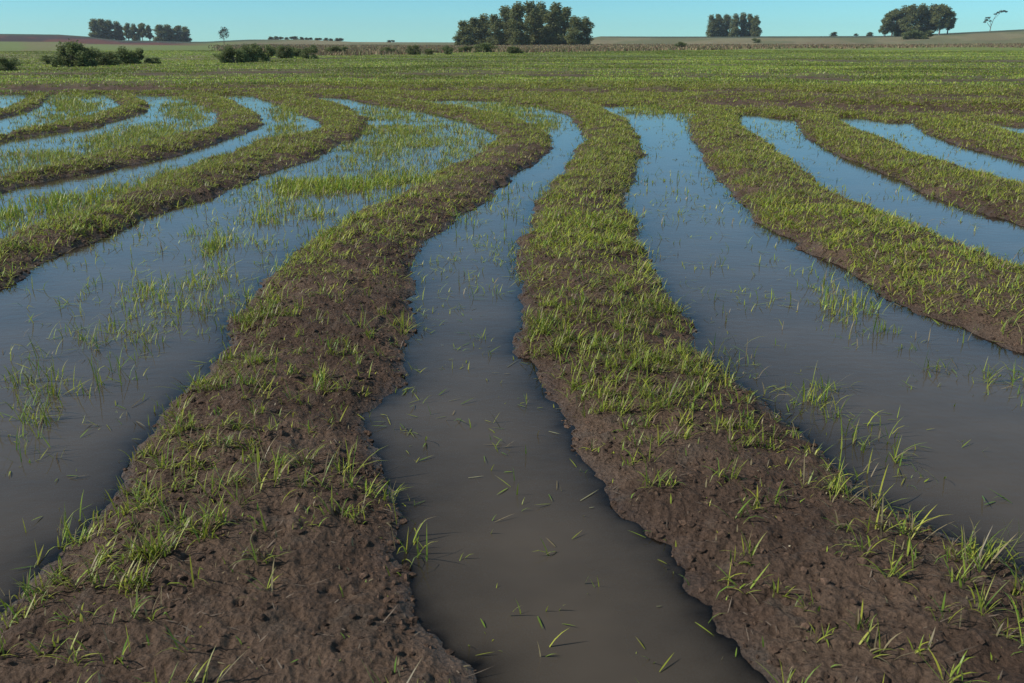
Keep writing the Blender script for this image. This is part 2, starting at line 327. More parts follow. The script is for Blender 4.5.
col = mixc(col, mixc(np.broadcast_to(MEAD, GX.shape + (3,)), np.array([.17, .16, .065]), sst(.4, .7, fbm(gPX, gPY * 6, 50, 3, 69))), med)
col = mixc(col, mixc(np.broadcast_to(RED, GX.shape + (3,)), np.array([.05, .03, .026]), sst(.4, .6, fbm(gPX, gPY * 8, 30, 3, 71))), red)
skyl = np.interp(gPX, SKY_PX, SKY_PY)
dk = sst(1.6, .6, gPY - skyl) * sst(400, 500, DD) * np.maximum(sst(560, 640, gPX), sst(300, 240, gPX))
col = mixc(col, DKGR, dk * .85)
# ------------------------------------------------------------------ ground sheet + levees from the same grid
idx = np.arange(ND * NA_).reshape(ND, NA_)
quads = np.stack([idx[:-1, :-1], idx[:-1, 1:], idx[1:, 1:], idx[1:, :-1]], -1)   # seen from above: ccw
VV = np.stack([GX, GY, GZ], -1).reshape(-1, 3); CC = col.reshape(-1, 3); WW = wet.reshape(-1)
fid = gID[:-1, :-1].copy(); fsd = gSD[:-1, :-1]
fid[(fsd < -.07) | (DD[:-1, :-1] > 40)] = -1
shd = (gSDA - gSD)[:-1, :-1]
fid[(gPY[:-1, :-1] < np.interp(gPX[:-1, :-1], [p[0] for p in SHORE], [p[1] for p in SHORE]) - 1.0)] = -1
def submesh(name, faces, extra=None, V=VV, mat=M_ground, attrs=None):
    u, inv = np.unique(faces, return_inverse=True)
    at = attrs or {'col': CC, 'wet': WW}
    return mesh_np(name, V[u], inv.reshape(-1, 4), 4, True, {k: v[u] for k, v in at.items()}, mat)
g = submesh('ground', quads[fid == -1])
tag(g, 'dark muddy soil and green field around and behind the ponds', 'ground', 'structure')
for k, L in enumerate(LEV):
    fc = quads[fid == k]
    if len(fc) < 10: continue
    tag(submesh('levee', fc), L['lab'], 'levee', 'structure', 'levees between the flooded strips')
# water
low = (GZ < .012) & (DD < 60)
wf = low[:-1, :-1] | low[1:, :-1] | low[:-1, 1:] | low[1:, 1:]
WV = VV.copy(); WV[:, 2] = 0
dep = np.clip(-GZ, 0, 1).reshape(-1)
w = submesh('water', quads[wf], V=WV, mat=M_water, attrs={'depth': dep})
tag(w, 'still muddy water between the levees reflecting the blue sky', 'water', 'structure')
# ------------------------------------------------------------------ sampling the grid
def samp(X, Y, arrs):
    d = np.hypot(X, Y); a = np.arctan2(X, Y)
    fi = np.interp(np.log(d), LD, np.arange(ND)); fj = np.interp(a, AZ, np.arange(NA_))
    i = np.clip(fi.astype(int), 0, ND - 2); j = np.clip(fj.astype(int), 0, NA_ - 2); u = fi - i; v = fj - j
    return [A[i, j] * (1 - u) * (1 - v) + A[i + 1, j] * u * (1 - v) + A[i, j + 1] * (1 - u) * v + A[i + 1, j + 1] * u * v if A.dtype != int else A[i, j] for A in arrs]
def blades(P, az, ln, lean, curl, wd, segs, colr, tipcol=None, tipamt=None):
    """ribbons: base P (n,3), azimuth, length, start lean from vertical, added bend, width"""
    n = len(P); t = np.linspace(0, 1, segs + 1)
    ang = lean[:, None] + curl[:, None] * t[None, :] ** 1.3
    st = ln[:, None] / segs
    hx = np.concatenate([np.zeros((n, 1)), np.cumsum(np.sin(ang[:, :-1] * .5 + ang[:, 1:] * .5) * st, 1)], 1)
    hz = np.concatenate([np.zeros((n, 1)), np.cumsum(np.cos(ang[:, :-1] * .5 + ang[:, 1:] * .5) * st, 1)], 1)
    ca, sa = np.cos(az)[:, None], np.sin(az)[:, None]
    cx = P[:, 0:1] + ca * hx; cy = P[:, 1:2] + sa * hx; cz = P[:, 2:3] + hz
    wt = (wd[:, None] * .5) * (np.array([.55, 1, .9, .62])[None, :] if segs == 4 else (np.array([.8, 1.0])[None] if segs == 2 else np.array([1.0])[None]))
    nm = segs
    L = np.stack([cx[:, :nm] - sa * wt, cy[:, :nm] + ca * wt, cz[:, :nm]], -1)
    Rr = np.stack([cx[:, :nm] + sa * wt, cy[:, :nm] - ca * wt, cz[:, :nm]], -1)
    tip = np.stack([cx[:, nm:], cy[:, nm:], cz[:, nm:]], -1)
    V = np.concatenate([L, Rr, tip], 1); per = 2 * nm + 1
    tris = []
    for s in range(nm - 1):
        a, b_, c, d_ = s, nm + s, nm + s + 1, s + 1
        tris += [(a, b_, c), (a, c, d_)]
    tris.append((nm - 1, 2 * nm - 1, 2 * nm))
    T = np.array(tris)[None] + (np.arange(n) * per)[:, None, None]
    tt = np.concatenate([t[:nm], t[:nm], [1]])
    cc = np.repeat(colr[:, None, :], per, 1)
    if tipcol is not None:
        k = (tipamt[:, None] * sst(.3, 1, tt)[None])[..., None]; cc = cc * (1 - k) + tipcol * k
        kb = (.35 * sst(.3, 0, tt))[None, :, None] * np.ones((n, 1, 1)); cc = cc * (1 - kb) + np.array([.16, .15, .07]) * kb
    return V.reshape(-1, 3), T.reshape(-1, 3), cc.reshape(-1, 3)
class Pile:
    def __init__(s): s.V, s.T, s.c, s.n = [], [], [], 0
    def add(s, V, T, c): s.V.append(V); s.T.append(T + s.n); s.c.append(c); s.n += len(V)
    def build(s, name, mat): return mesh_np(name, np.concatenate(s.V), np.concatenate(s.T), 3, False, {'col': np.concatenate(s.c)}, mat)
G1 = np.array([.245, .33, .030]); G2 = np.array([.40, .40, .050]); G3 = np.array([.14, .26, .034]); STRAW = np.array([.30, .24, .13])
def gcol(n, straw=.08, yel=.5, brown=.0):
    t = RNG.random((n, 1)); c = G1 * (1 - t) + np.where(RNG.random((n, 1)) < yel, G2, G3) * t
    s = RNG.random((n, 1)) < straw; c = np.where(s, STRAW * (.6 + .6 * RNG.random((n, 1))), c)
    c = np.where(RNG.random((n, 1)) < brown, np.array([.17, .105, .060]), c)
    return c * (.75 + .5 * RNG.random((n, 1)))
def ring(d0, d1, dens, half=39):
    area = math.radians(2 * half) / 2 * (d1 * d1 - d0 * d0); n = int(area * dens)
    d = np.sqrt(RNG.uniform(d0 * d0, d1 * d1, n)); a = RNG.uniform(-math.radians(half), math.radians(half), n)
    return d * np.sin(a), d * np.cos(a)
ROWA = math.radians(-4)
def torows(X, Y, frac, sp=.17):
    c, s = math.cos(ROWA), math.sin(ROWA)
    u = X * c + Y * s; v = -X * s + Y * c
    vr = np.round(v / sp) * sp + RNG.normal(0, .012, len(v)) + (fbm(u, v * 0 + 3, 1.0, 2, 81) - .5) * .06
    v = np.where(RNG.random(len(v)) < frac, vr, v)
    return u * c - v * s, u * s + v * c
levee_g, water_g, field_g = Pile(), Pile(), Pile()
def land_density(X, Y, z_, sd, tt, kid, sda, bandv):
    px, py = to_px(X, Y, 0.0)
    base = np.interp(py, [95, 140, 200, 260, 320, 400, 470, 540, 620, 683], [560, 580, 540, 430, 300, 220, 175, 150, 110, 80])
    nz = fbm(X, Y, .55, 4, 91)
    f = .45 + 1.1 * sst(.32, .62, nz)
    isl = kid >= 0
    lo_bare = np.where(np.isin(kid, [0, 1, 2, 3]), np.maximum(.30, sst(.05, .36, tt)), 1.0)
    l5 = sst(.3, .95, tt) * .62 + .24
    l5 = np.where(py > 440, .35 + .9 * sst(.2, .75, tt) * sst(680, 560, py), l5)
    l5 = np.where(py < 150, .9, l5)
    # the bare hump and bare lower strip of the wide left levee
    lo_bare = np.where(kid == 4, l5, lo_bare)
    l6 = np.where(py > 470, .5 + 1.3 * sst(.5, .1, tt), 1.1 - .35 * sst(.8, 1, tt))
    lo_bare = np.where(kid == 5, l6, lo_bare)
    lo_bare = np.where(kid == 6, .95 - .35 * sst(.2, 0, tt), lo_bare)
    edge = .25 + .75 * sst(.0, .14, sda)
    for cx, cy, rx, ry, k in [(600,215,50,9,.3),(600,328,80,9,.55),(560,300,40,12,.6),(640,450,22,8,.4),(620,270,30,9,.45),(330,640,150,40,.15),(330,440,70,20,.3),(250,520,70,8,.3),(250,560,200,9,.35),(380,330,40,50,.5),(700,400,30,10,.5),(690,520,40,25,.5),(780,640,60,30,.5),(520,150,30,15,.6)]:
        f = f * (1 - (1 - k) * np.exp(-((px - cx) / rx) ** 2 - ((py - cy) / ry) ** 2))
    for cx, cy, rx, ry, k in [(210,545,110,30,2.6),(190,610,130,40,1.6),(290,430,30,14,2.5),(400,540,14,36,3),(250,470,60,24,1.5),(650,370,60,18,1.4),(880,520,40,16,2.2),(980,630,50,30,2.6),(560,270,30,30,1.2),(620,140,20,15,1.2),(30,600,40,30,3)]:
        f = f * (1 + (k - 1) * np.exp(-((px - cx) / rx) ** 2 - ((py - cy) / ry) ** 2))
    return base * f * lo_bare * edge * (1 - .85 * bandv) * (sda > .01)
def emit(pile, X, Y, z_, nb, L0, lod, straw, yel, sz=None, lay=0.0, spread=.014, wide=1.0, brown=0.0, tilt=.28):
    n = len(X); k = RNG.integers(nb[0], nb[1] + 1, n); tot = int(k.sum()); ii = np.repeat(np.arange(n), k)
    ts = (.6 + .7 * RNG.random(n)); ts = ts if sz is None else ts * sz
    bx = X[ii] + RNG.normal(0, spread, tot); by = Y[ii] + RNG.normal(0, spread, tot)
    d = np.hypot(bx, by)
    ln = L0 * ts[ii] * RNG.uniform(.55, 1.25, tot)
    lean = np.abs(RNG.normal(tilt, .25, tot)); curl = np.clip(RNG.gamma(2., .46, tot), 0, 2.6)
    flat = RNG.random(tot) < lay
    lean = np.where(flat, RNG.uniform(1.25, 1.5, tot), lean); curl = np.where(flat, .12, curl); 
    az = RNG.uniform(0, 2 * np.pi, tot)
    wd = np.maximum(RNG.uniform(.0028, .0066, tot) * wide, d / F * (.75 if lod < 2 else 1.0))
    ty_ = gcol(tot, straw, yel, brown) * (.88 if lod == 0 else 1.12) * (.85 + .3 * RNG.random(n))[ii][:, None]
    P = np.stack([bx, by, z_[ii] - .006], 1)
    P[:, 2] = np.where(flat, np.maximum(P[:, 2], .003), P[:, 2])
    segs = [4, 2, 1][lod]
    pile.add(*blades(P, az, ln, lean, curl, wd, segs, ty_, STRAW, RNG.random(tot) ** 3 * .9))
RINGS = [(1.5, 3.5, 300, 0), (3.5, 6, 520, 0), (6, 10, 900, 1), (10, 16, 900, 2), (16, 26, 620, 2), (26, 36, 420, 2)]
for d0, d1, dmax, lod in RINGS:
    X, Y = ring(d0, d1, dmax); 
    fr_rows = .75 if d1 <= 6 else (.5 if d1 <= 10 else .2)
    X, Y = torows(X, Y, fr_rows)
    z_, sd, tt, kid, sda, bv = samp(X, Y, [GZ, gSD, gTT, gID, gSDA, bandc])
    rho = land_density(X, Y, z_, sd, tt, kid, sda, bv)
    if lod == 0: rho *= .62
    rho *= np.interp(d0, [9, 10, 16, 26], [1, .9, .65, .5])
    ok = (RNG.random(len(X)) < rho / dmax) & (z_ > .005)
    X, Y, z_, tt_, sd_ = X[ok], Y[ok], z_[ok], tt[ok], sda[ok]
    pxx, pyy = to_px(X, Y, 0)
    bigr = np.exp(-((pxx - 905) / 130) ** 2 - ((pyy - 520) / 75) ** 2)   # taller seedlings on the outer right bank
    L0 = np.interp((d0 + d1) / 2, [2, 5, 9, 20], [.108, .095, .08, .075])
    emit(levee_g, X, Y, z_, ((7, 15) if lod == 0 else (4, 9)) if lod < 2 else (4, 6), L0, lod, .18, .72, sz=(.65 + .8 * fbm(X, Y, .4, 2, 95)) * (1 + .35 * bigr), brown=.11 if d0 >= 6 else .12, tilt=.5 if d0 < 6 else .8, spread=.017 if d0 < 6 else .04)
# a shaggy mat of short blades and litter on the levees
for d0, d1, dmax, lod in [(1.5, 4, 500, 1), (4, 8, 420, 1), (8, 14, 300, 2)]:
    X, Y = ring(d0, d1, dmax); z_, sd, tt, kid, sda, bv = samp(X, Y, [GZ, gSD, gTT, gID, gSDA, bandc])
    rho = land_density(X, Y, z_, sd, tt, kid, sda, bv) * 1.5 + 40 * (sda > 0)
    ok = (RNG.random(len(X)) < rho / dmax) & (z_ > .005)
    emit(levee_g, X[ok], Y[ok], z_[ok], (1, 2), .035, lod, .5, .7, lay=.35)
for d0, d1, dmax, lod in [(1.5, 6, 330, 0), (6, 12, 480, 1), (12, 20, 330, 2), (20, 36, 180, 2)]:
    X, Y = ring(d0, d1, dmax); X, Y = torows(X, Y, .7 if d1 < 13 else .3)
    z_, sda = samp(X, Y, [GZ, gSDA]); px_, py_ = to_px(X, Y, 0)
    nz = sst(.38, .6, fbm(X, Y, .7, 3, 97)); wgv = wgrass(px_, py_)
    rho = (wgv * (.35 + 1.1 * nz) * (9.5 if d1 < 13 else (5 if d1 < 25 else 2.6)) + 2.5 + 14 * sst(-.22, -.02, sda) * nz + 3 * sst(200, 110, py_) * nz) 
    ok = (RNG.random(len(X)) < rho / dmax) & (z_ < .006)
    X, Y = X[ok], Y[ok]; wgk = wgv[ok]
    dense = wgk > 12
    lt = np.where(z_[ok] < -.03, -.02, z_[ok])
    for sel, nb, L0, lay in ((dense, (3, 6), .098, .08), (~dense, (1, 4), .062 if d1 < 7 else .085, .35)):
        if sel.sum(): emit(water_g, X[sel], Y[sel], lt[sel], nb, L0 * 1.35, lod, .12, .6, lay=lay, spread=.03, tilt=.3 if d1 < 13 else .65)
for d0, d1, dens in [(34, 48, 110), (48, 70, 52), (70, 110, 18), (110, 200, 5.5)]:
    X, Y = ring(d0, d1, dens, 37); z_, bv, sda, pxx, pyy, tn = samp(X, Y, [GZ, bandc, gSDA, gPX, gPY, tan])
    ok = (RNG.random(len(X)) < np.clip(1.05 - 1.5 * bv, 0, 1) * (.25 + 1.1 * sst(.3, .6, fbm(X * .3, Y, 2.2, 3, 99))) * (1 - tn)) & (z_ > -.01) & (pyy > np.interp(pxx, [-200, 190, 230], [45.5, 45.5, 0]))
    X, Y, z_ = X[ok], Y[ok], z_[ok]; n = len(X); k = 2; ii = np.repeat(np.arange(n), k); t = n * k
    d = np.hypot(X, Y)[ii]
    P = np.stack([X[ii] + RNG.normal(0, .05, t), Y[ii] + RNG.normal(0, .05, t), z_[ii] - .01], 1)
    field_g.add(*blades(P, RNG.uniform(0, 6.28, t), RNG.uniform(.05, .11, t), RNG.uniform(.1, .6, t), RNG.uniform(.2, 1.1, t), d / F * 1.1, 1, (gcol(t, .12, .5, .04) * 1.0 + np.array([.010, .004, .016])) * ((.35 + 1.1 * fbm(X * .2, Y, 2.6, 3, 121)) * (.78 + .5 * sst(.4, .6, fbm(pxx[ok] / 90, pyy[ok] / 2.2, 1.0, 3, 191))))[ii][:, None]))
tag(levee_g.build('levee_grass', M_grass), 'short yellow green grass tufts growing on the mud levees', 'grass', 'stuff')
tag(water_g.build('flooded_grass', M_grass), 'thin green seedlings standing and floating in the muddy water', 'grass', 'stuff')
tag(field_g.build('field_grass', M_grass), 'low green crop covering the wide field behind the ponds', 'grass', 'stuff')
# tall dry grass strip under the trees
dry = Pile()
for d0, d1, dens in [(75, 130, 7), (130, 220, 4.5), (220, 420, 1.3)]:
    X, Y = ring(d0, d1, dens, 36); z_, tn, rd = samp(X, Y, [GZ, tan, red])
    ok = RNG.random(len(X)) < tn * (.3 + .9 * fbm(X, Y, 9, 3, 101))
    X, Y, z_ = X[ok], Y[ok], z_[ok]; n = len(X); d = np.hypot(X, Y)
    c = np.where(RNG.random((n, 1)) < .5, np.array([.30, .235, .13]), np.where(RNG.random((n, 1)) < .55, np.array([.19, .115, .075]), np.array([.14, .16, .06])))
    dry.add(*blades(np.stack([X, Y, z_ - .02], 1), RNG.uniform(0, 6.28, n), RNG.uniform(.25, .7, n), RNG.uniform(0, .4, n), RNG.uniform(.1, .9, n), d / F * 1.5, 1, c * RNG.uniform(.7, 1.2, (n, 1))))
tag(dry.build('dry_grass', M_dry), 'strip of tall tan dry grass along the far edge of the field', 'grass', 'stuff')
# ------------------------------------------------------------------ litter and clods on the mud
lit = Pile()
X, Y = ring(1.5, 9, 120); z_, sda = samp(X, Y, [GZ, gSDA]); ok = (sda > 0.02) & (RNG.random(len(X)) < .75); X, Y, z_ = X[ok], Y[ok], z_[ok]; n = len(X)
c = np.array([.20, .155, .115]) * RNG.uniform(.45, 1.25, (n, 1))
lit.add(*blades(np.stack([X, Y, z_ + .004], 1), RNG.uniform(0, 6.28, n), RNG.gamma(2., .012, n) + .008, RNG.uniform(1.2, 1.55, n), RNG.uniform(-.2, .3, n), RNG.uniform(.002, .005, n), 2, c))
X, Y = ring(1.5, 11, 9); z_, = samp(X, Y, [GZ]); ok = (z_ < -.01) & (fbm(X, Y, .8, 3, 131) > .48); X, Y = X[ok], Y[ok]; n = len(X)
lit.add(*blades(np.stack([X, Y, X * 0 + .003], 1), RNG.normal(0, .6, n), RNG.gamma(2., .02, n) + .01, RNG.uniform(1.5, 1.56, n), RNG.uniform(-.03, .03, n), RNG.uniform(.003, .006, n), 2, np.array([.28, .27, .15]) * RNG.uniform(.4, 1.2, (n, 1))))
tag(lit.build('straw_litter', M_dry), 'pale bits of dead straw strewn over the bare mud', 'straw', 'stuff')
import bmesh
def ico(sub):
    bm = bmesh.new(); bmesh.ops.create_icosphere(bm, subdivisions=sub, radius=1)
    v = np.array([x.co[:] for x in bm.verts]); f = np.array([[a.index for a in q.verts] for q in bm.faces]); bm.free(); return v, f
cl = Pile()
for d0, d1, dens, sub, lo_, hi_ in [(1.5, 4.5, 1000, 1, .004, .019), (4.5, 9, 420, 1, .006, .02), (9, 16, 50, 1, .012, .035)]:
    iv, if_ = ico(sub)
    X, Y = ring(d0, d1, dens); z_, sda, tt, kid, wt_ = samp(X, Y, [GZ, gSDA, gTT, gID, wet])
    p = (.25 + .75 * sst(.35, .6, fbm(X, Y, .4, 3, 111))) * (.5 + .5 * sst(.3, 0, sda))
    ok = (sda > -.015) & (RNG.random(len(X)) < p); X, Y, z_ = X[ok], Y[ok], z_[ok]; n = len(X)
    s = lo_ + (hi_ - lo_) * RNG.random(n) ** 3.5
    sc = s[:, None, None] * RNG.uniform(.6, 1.3, (n, 1, 3)) * np.array([1, 1, .75])
    nz = 1 + RNG.uniform(-.28, .28, (n, len(iv), 1))
    V = iv[None] * nz * sc; V += np.stack([X, Y, z_ + s * .1], 1)[:, None]
    T = if_[None] + (np.arange(n) * len(iv))[:, None, None]
    cc = np.repeat((SOIL * RNG.uniform(.6, 2.0, (n, 1)))[:, None], len(iv), 1)
    cl.add(V.reshape(-1, 3), T.reshape(-1, 3), cc.reshape(-1, 3))
clo = cl.build('soil_crumbs', M_ground); tag(clo, 'crumbs and small clods of dark brown soil on the levees', 'soil', 'stuff')
# ------------------------------------------------------------------ trees
def tube(pts, rad, seg=6):
    pts = np.array(pts, float); V, Fc = [], []
    for i, p in enumerate(pts):
        t = pts[min(i + 1, len(pts) - 1)] - pts[max(i - 1, 0)]; t /= np.linalg.norm(t) + 1e-9
        a = np.cross(t, [0, 1, .13]); a /= np.linalg.norm(a) + 1e-9; b = np.cross(t, a)
        for k in range(seg):
            q = 2 * math.pi * k / seg; V.append(p + (a * math.cos(q) + b * math.sin(q)) * rad[i])
    for i in range(len(pts) - 1):
        for k in range(seg):
            k2 = (k + 1) % seg; A, B, Cc, Dd = i * seg + k, i * seg + k2, (i + 1) * seg + k2, (i + 1) * seg + k
            Fc += [(A, B, Cc), (A, Cc, Dd)]
    return np.array(V), np.array(Fc)
def bundle(tubes):
    V, Fc, n = [], [], 0
    for v, f in tubes: V.append(v); Fc.append(f + n); n += len(v)
    return np.concatenate(V), np.concatenate(Fc)
def leaf_cloud(centers, radii, per, size, rg, squash=1.0):
    P = []
    for c, r_, k in zip(centers, radii, per):
        v = rg.normal(0, 1, (k, 3)); v /= np.linalg.norm(v, axis=1)[:, None]; rr = r_ * rg.random((k, 1)) ** .45 * rg.uniform(.8, 1.25, (k, 1))
        P.append(np.array(c) + v * rr * np.array([1, 1, squash]))
    P = np.concatenate(P); n = len(P)
    a = rg.normal(0, 1, (n, 3)); a[:, 2] *= .7; a /= np.linalg.norm(a, axis=1)[:, None]; b = np.cross(a, rg.normal(0, 1, (n, 3))); b /= np.linalg.norm(b, axis=1)[:, None]
    s = size * rg.uniform(.5, 1.4, (n, 1))
    V = np.stack([P - a * s, P + b * s * .55, P + a * s, P - b * s * .55], 1).reshape(-1, 3)
    return V, np.arange(n * 4).reshape(-1, 4)
def make_tree(seed, h, w, low=.2, clumps=16, leaves=2600, leafs=.30, trunks=1, mat=M_euc, name='eucalyptus_tree'):
    rg = np.random.default_rng(seed); root = bpy.data.objects.new(name, None); C.objects.link(root)
    tb, ctr, rad = [], [], []
    for tr_ in range(trunks):
        off = (rg.uniform(-.3, .3) * w * .5, rg.uniform(-.2, .2)) if trunks > 1 else (0, 0)
        lx, ly = rg.uniform(-.07, .07, 2) * h
        pts = [(off[0] + lx * t * t + rg.uniform(-.1, .1), off[1] + ly * t * t, h * .86 * t - .3 * (t == 0)) for t in np.linspace(0, 1, 7)]
        tb.append(tube(pts, np.linspace(h * .020, h * .006, 7)))
        nc = max(4, clumps // trunks)
        for i in range(nc):
            q = (i + .5) / nc; zz = h * (low + (0.94 - low) * q); prof = math.sin(math.pi * min(1, .18 + .80 * q) ** .9) ** .6
            ang = rg.uniform(0, 6.28); rr = w * .5 * prof * rg.uniform(.15, .78)
            t = min(.98, max(0.05, (zz / h - .12) / .86)); bx, by, bz = (np.array(pts[int(t * 5)]) * (1 - (t * 6 % 1) * .0))
            c = (bx + math.cos(ang) * rr, by + math.sin(ang) * rr, zz); ctr.append(c); rad.append(w * rg.uniform(.13, .24))
            tb.append(tube([(bx, by, bz), ((bx + c[0]) / 2, (by + c[1]) / 2, (bz + c[2]) / 2 + .03 * h), c], [h * .007, h * .004, h * .0015], 4))
        if low < .15:      # leafy skirt down to the ground
            for i in range(9):
                ang = i * .7 + rg.uniform(0, .4); rr = w * rg.uniform(.12, .36)
                ctr.append((math.cos(ang) * rr, math.sin(ang) * rr, h * rg.uniform(.04, .2))); rad.append(w * rg.uniform(.14, .2))
    V, Fc = bundle(tb); tk = mesh_np('trunk', V, Fc, 3, True, None, M_bark, root)
    rad = np.array(rad); per = np.maximum(20, (leaves * rad ** 2 / (rad ** 2).sum())).astype(int)
    V, Fc = leaf_cloud(ctr, rad, per, leafs, rg, 1.15); mesh_np('crown', V, Fc, 4, False, None, mat, root)
    return root
def copy_tree(src):
    r_ = src.copy(); C.objects.link(r_)
    for ch in src.children: c = ch.copy(); C.objects.link(c); c.parent = r_
    return r_
def put(o, px, d, rz=0, sc=(1, 1, 1), sink=.0):
    u = (px - 512) / F * cp   # horizontal offset per metre of depth, near the horizon
    Y = d / math.sqrt(1 + u * u); X = Y * u
    z_ = samp(np.array([X]), np.array([Y]), [GZ])[0][0]
    o.location = (X, Y, z_ - sink); o.rotation_euler = (0, 0, rz); o.scale = sc
    return o
# metre sizes from pixels: size = px * d / F * ~1.05
protos = [make_tree(100 + i, 20, 9.5, lw, cl_, 6500, .46, 1) for i, (lw, cl_) in enumerate([(.04, 34), (.08, 30), (.20, 22), (.02, 36), (.28, 18), (.06, 30)])]
used = set()
def tree(k, px, d, hpx, wpx, label, group, gz=0):
    o = protos[k] if k not in used else copy_tree(protos[k]); used.add(k)
    h = hpx * d / F * 1.03; w_ = wpx * d / F * 1.03
    o.name = 'eucalyptus_tree'
    ca_ = math.cos(math.atan((px - 512) / F * cp)); h *= cp * cp * ca_ * 1.03; w_ *= cp * ca_ * 1.02
    put(o, px, d, random.uniform(0, 6.28), (w_ / 9.5, w_ / 9.5, h * .92 / 20), .2)
    tag(o, label, 'tree', None, group)
GB = 'trees of the big central grove'
ORD = ['leftmost', 'second', 'third', 'fourth', 'fifth', 'sixth', 'seventh', 'eighth', 'ninth', 'tenth', 'eleventh', 'twelfth', 'thirteenth', 'fourteenth', 'fifteenth', 'sixteenth', 'seventeenth', 'eighteenth', 'nineteenth', 'twentieth']
def od(i): return 'leftmost' if i == 0 else ORD[i] + ' from left'
spec = [(464,25,20),(474,28,19),(485,30,20),(495,31,18),(508,38,24),(519,41,22),(531,43,23),(542,41,22),(553,41,24),(563,37,21),(575,28,20),(584,27,17)]
desc = ['small tree at the low sloping end', 'low rounded tree', 'low dark tree', 'low tree beside the tall ones', 'tall tree starting the high part', 'tall tree', 'highest tree', 'tall dark tree', 'tall leafy tree', 'tall tree at the step down', 'lower tree', 'low rightmost tree']
for i, (x, h, w_) in enumerate(spec): tree([0, 3, 1, 3, 0, 5, 3, 1, 0, 3, 5, 1][i], x, 420 + (i * 37 % 5) * 7 - 12, h * 1.04, w_ * 1.1, '%s of the big central grove, %s' % (desc[i], 'leftmost' if i == 0 else ('rightmost' if i == 11 else ORD[i] + ' from left')), GB)
for i, (x, h, w_) in enumerate([(711,22,11),(718,23,11),(726,22,11),(734,22.5,11),(742,24,11),(749,23,10),(755,21,10)]):
    tree([0, 3, 5, 1, 0, 3, 1][i], x, 800 + (i % 3) * 6, h, w_ * 1.15, 'slim dark tree in the square clump right of centre, ' + od(i), 'trees of the square clump')
for i, (x, h, w_) in enumerate([(884,24,12),(891,28,15),(900,30,17),(909,32,17),(919,31,16),(928,31,17),(938,31,16),(946,25,14)]):
    tree([2, 4, 1, 2, 5, 2, 4, 4][i], x, 700 + (i % 3) * 8, h, w_ * 1.15, 'feathery dark tree in the loose clump at the right, ' + od(i), 'trees of the right hand clump')
for i, (x, h, w_) in enumerate([(97,19,13),(104,20,14),(112,19.5,13),(120,19,12),(129,18,9),(136,17,9),(143,18,9),(150,16,8),(161,17,14),(170,17,13),(178,16.5,13),(186,15.5,11)]):
    part = 'dense left block' if i < 4 else ('thin gappy middle' if i < 8 else 'flat topped right block')
    j = i if i < 4 else (i - 4 if i < 8 else i - 8)
    tree([0, 3, 1, 0, 2, 1, 4, 2, 3, 0, 3, 0][i], x, 800 + (i % 4) * 6, h, w_ * 1.12, '%s tree in the %s of the far left grove' % (ORD[j] if j else 'leftmost', part), 'trees of the far left grove')
# thin lone trees
lone = make_tree(300, 8, 6, .45, 9, 900, .22, 1, M_bare, 'lone_tree'); put(lone, 224, 440, 0, (1, 1, .92)); tag(lone, 'small thin lone tree above the bushes left of centre', 'tree')
rg = np.random.default_rng(5)
root = bpy.data.objects.new('leaning_tree', None); C.objects.link(root)
tb = [tube([(0,0,-.3),(.3,0,4),(1.2,0,8),(2.6,0,11.2)], [.3,.24,.17,.08]), tube([(.4,0,3),(-2,0,5.5),(-3.4,.3,7.5)], [.17,.11,.05]), tube([(1.2,0,8),(5,0,12.2),(8,.2,12.8)], [.13,.08,.04]), tube([(2.6,0,11),(4.8,.3,13),(7,.4,13.8)], [.09,.06,.03]), tube([(0.3,0,4),(-.8,.4,8),(-2.6,.2,9.4)], [.12,.08,.04])]
V, Fc = bundle(tb); mesh_np('trunk', V, Fc, 3, True, None, M_bark, root)
V, Fc = leaf_cloud([(3.5,0,12.4),(5.5,0,13.2),(7.5,0,13.4),(9,.2,13),(2,.2,11.5),(-3,.2,7.9),(-1.6,0,9.3),(-4.3,.1,6.6),(-3.5,0,9.2),(-.5,.2,7.2)], [1.1,1.2,1.1,.8,.9,1.3,1.1,.9,.8,.9], [110,130,120,70,60,120,90,80,70,60], .3, rg, .55)
mesh_np('crown', V, Fc, 4, False, None, M_bare, root); put(root, 988, 700, 0, (1, 1, 1)); tag(root, 'sparse leaning tree with flat fan of twigs near the right edge', 'tree')
# ---- shrubs
def make_shrub(seed, name='shrub'):
    rg = np.random.default_rng(seed); root = bpy.data.objects.new(name, None); C.objects.link(root)
    ctr, rad, tb = [], [], []
    for i in range(18):
        a = rg.uniform(0, 6.28); r_ = .40 * rg.random() ** .5; z_ = rg.uniform(.08, .78) * (1 - .9 * r_ * r_)
        c = (math.cos(a) * r_, math.sin(a) * r_, z_); ctr.append(c); rad.append(rg.uniform(.12, .22))
        tb.append(tube([(c[0] * .15, c[1] * .15, -.05), (c[0] * .6, c[1] * .6, z_ * .6), c], [.014, .009, .004], 4))
    V, Fc = bundle(tb); mesh_np('stem', V, Fc, 3, True, None, M_bark, root)
    rad = np.array(rad); V, Fc = leaf_cloud(ctr, rad, (3600 * rad ** 2 / (rad ** 2).sum()).astype(int), .034, rg, .95)
    mesh_np('foliage', V, Fc, 4, False, None, M_bush, root); return root
sp_ = [make_shrub(400 + i) for i in range(5)]; us = set()
def shrub(k, px, base, hpx, wpx, label, group):
    o = sp_[k] if k not in us else copy_tree(sp_[k]); us.add(k); o.name = 'shrub'
    d = F * 1.6 / max(base - YH, 2.0); w_ = wpx * d / F * 1.1; h = hpx * d / F * 1.22
    put(o, px, d, random.uniform(0, 6.28), (w_, w_, h), .05); tag(o, label, 'shrub', None, group)
SG = 'shrubs along the far field edge'
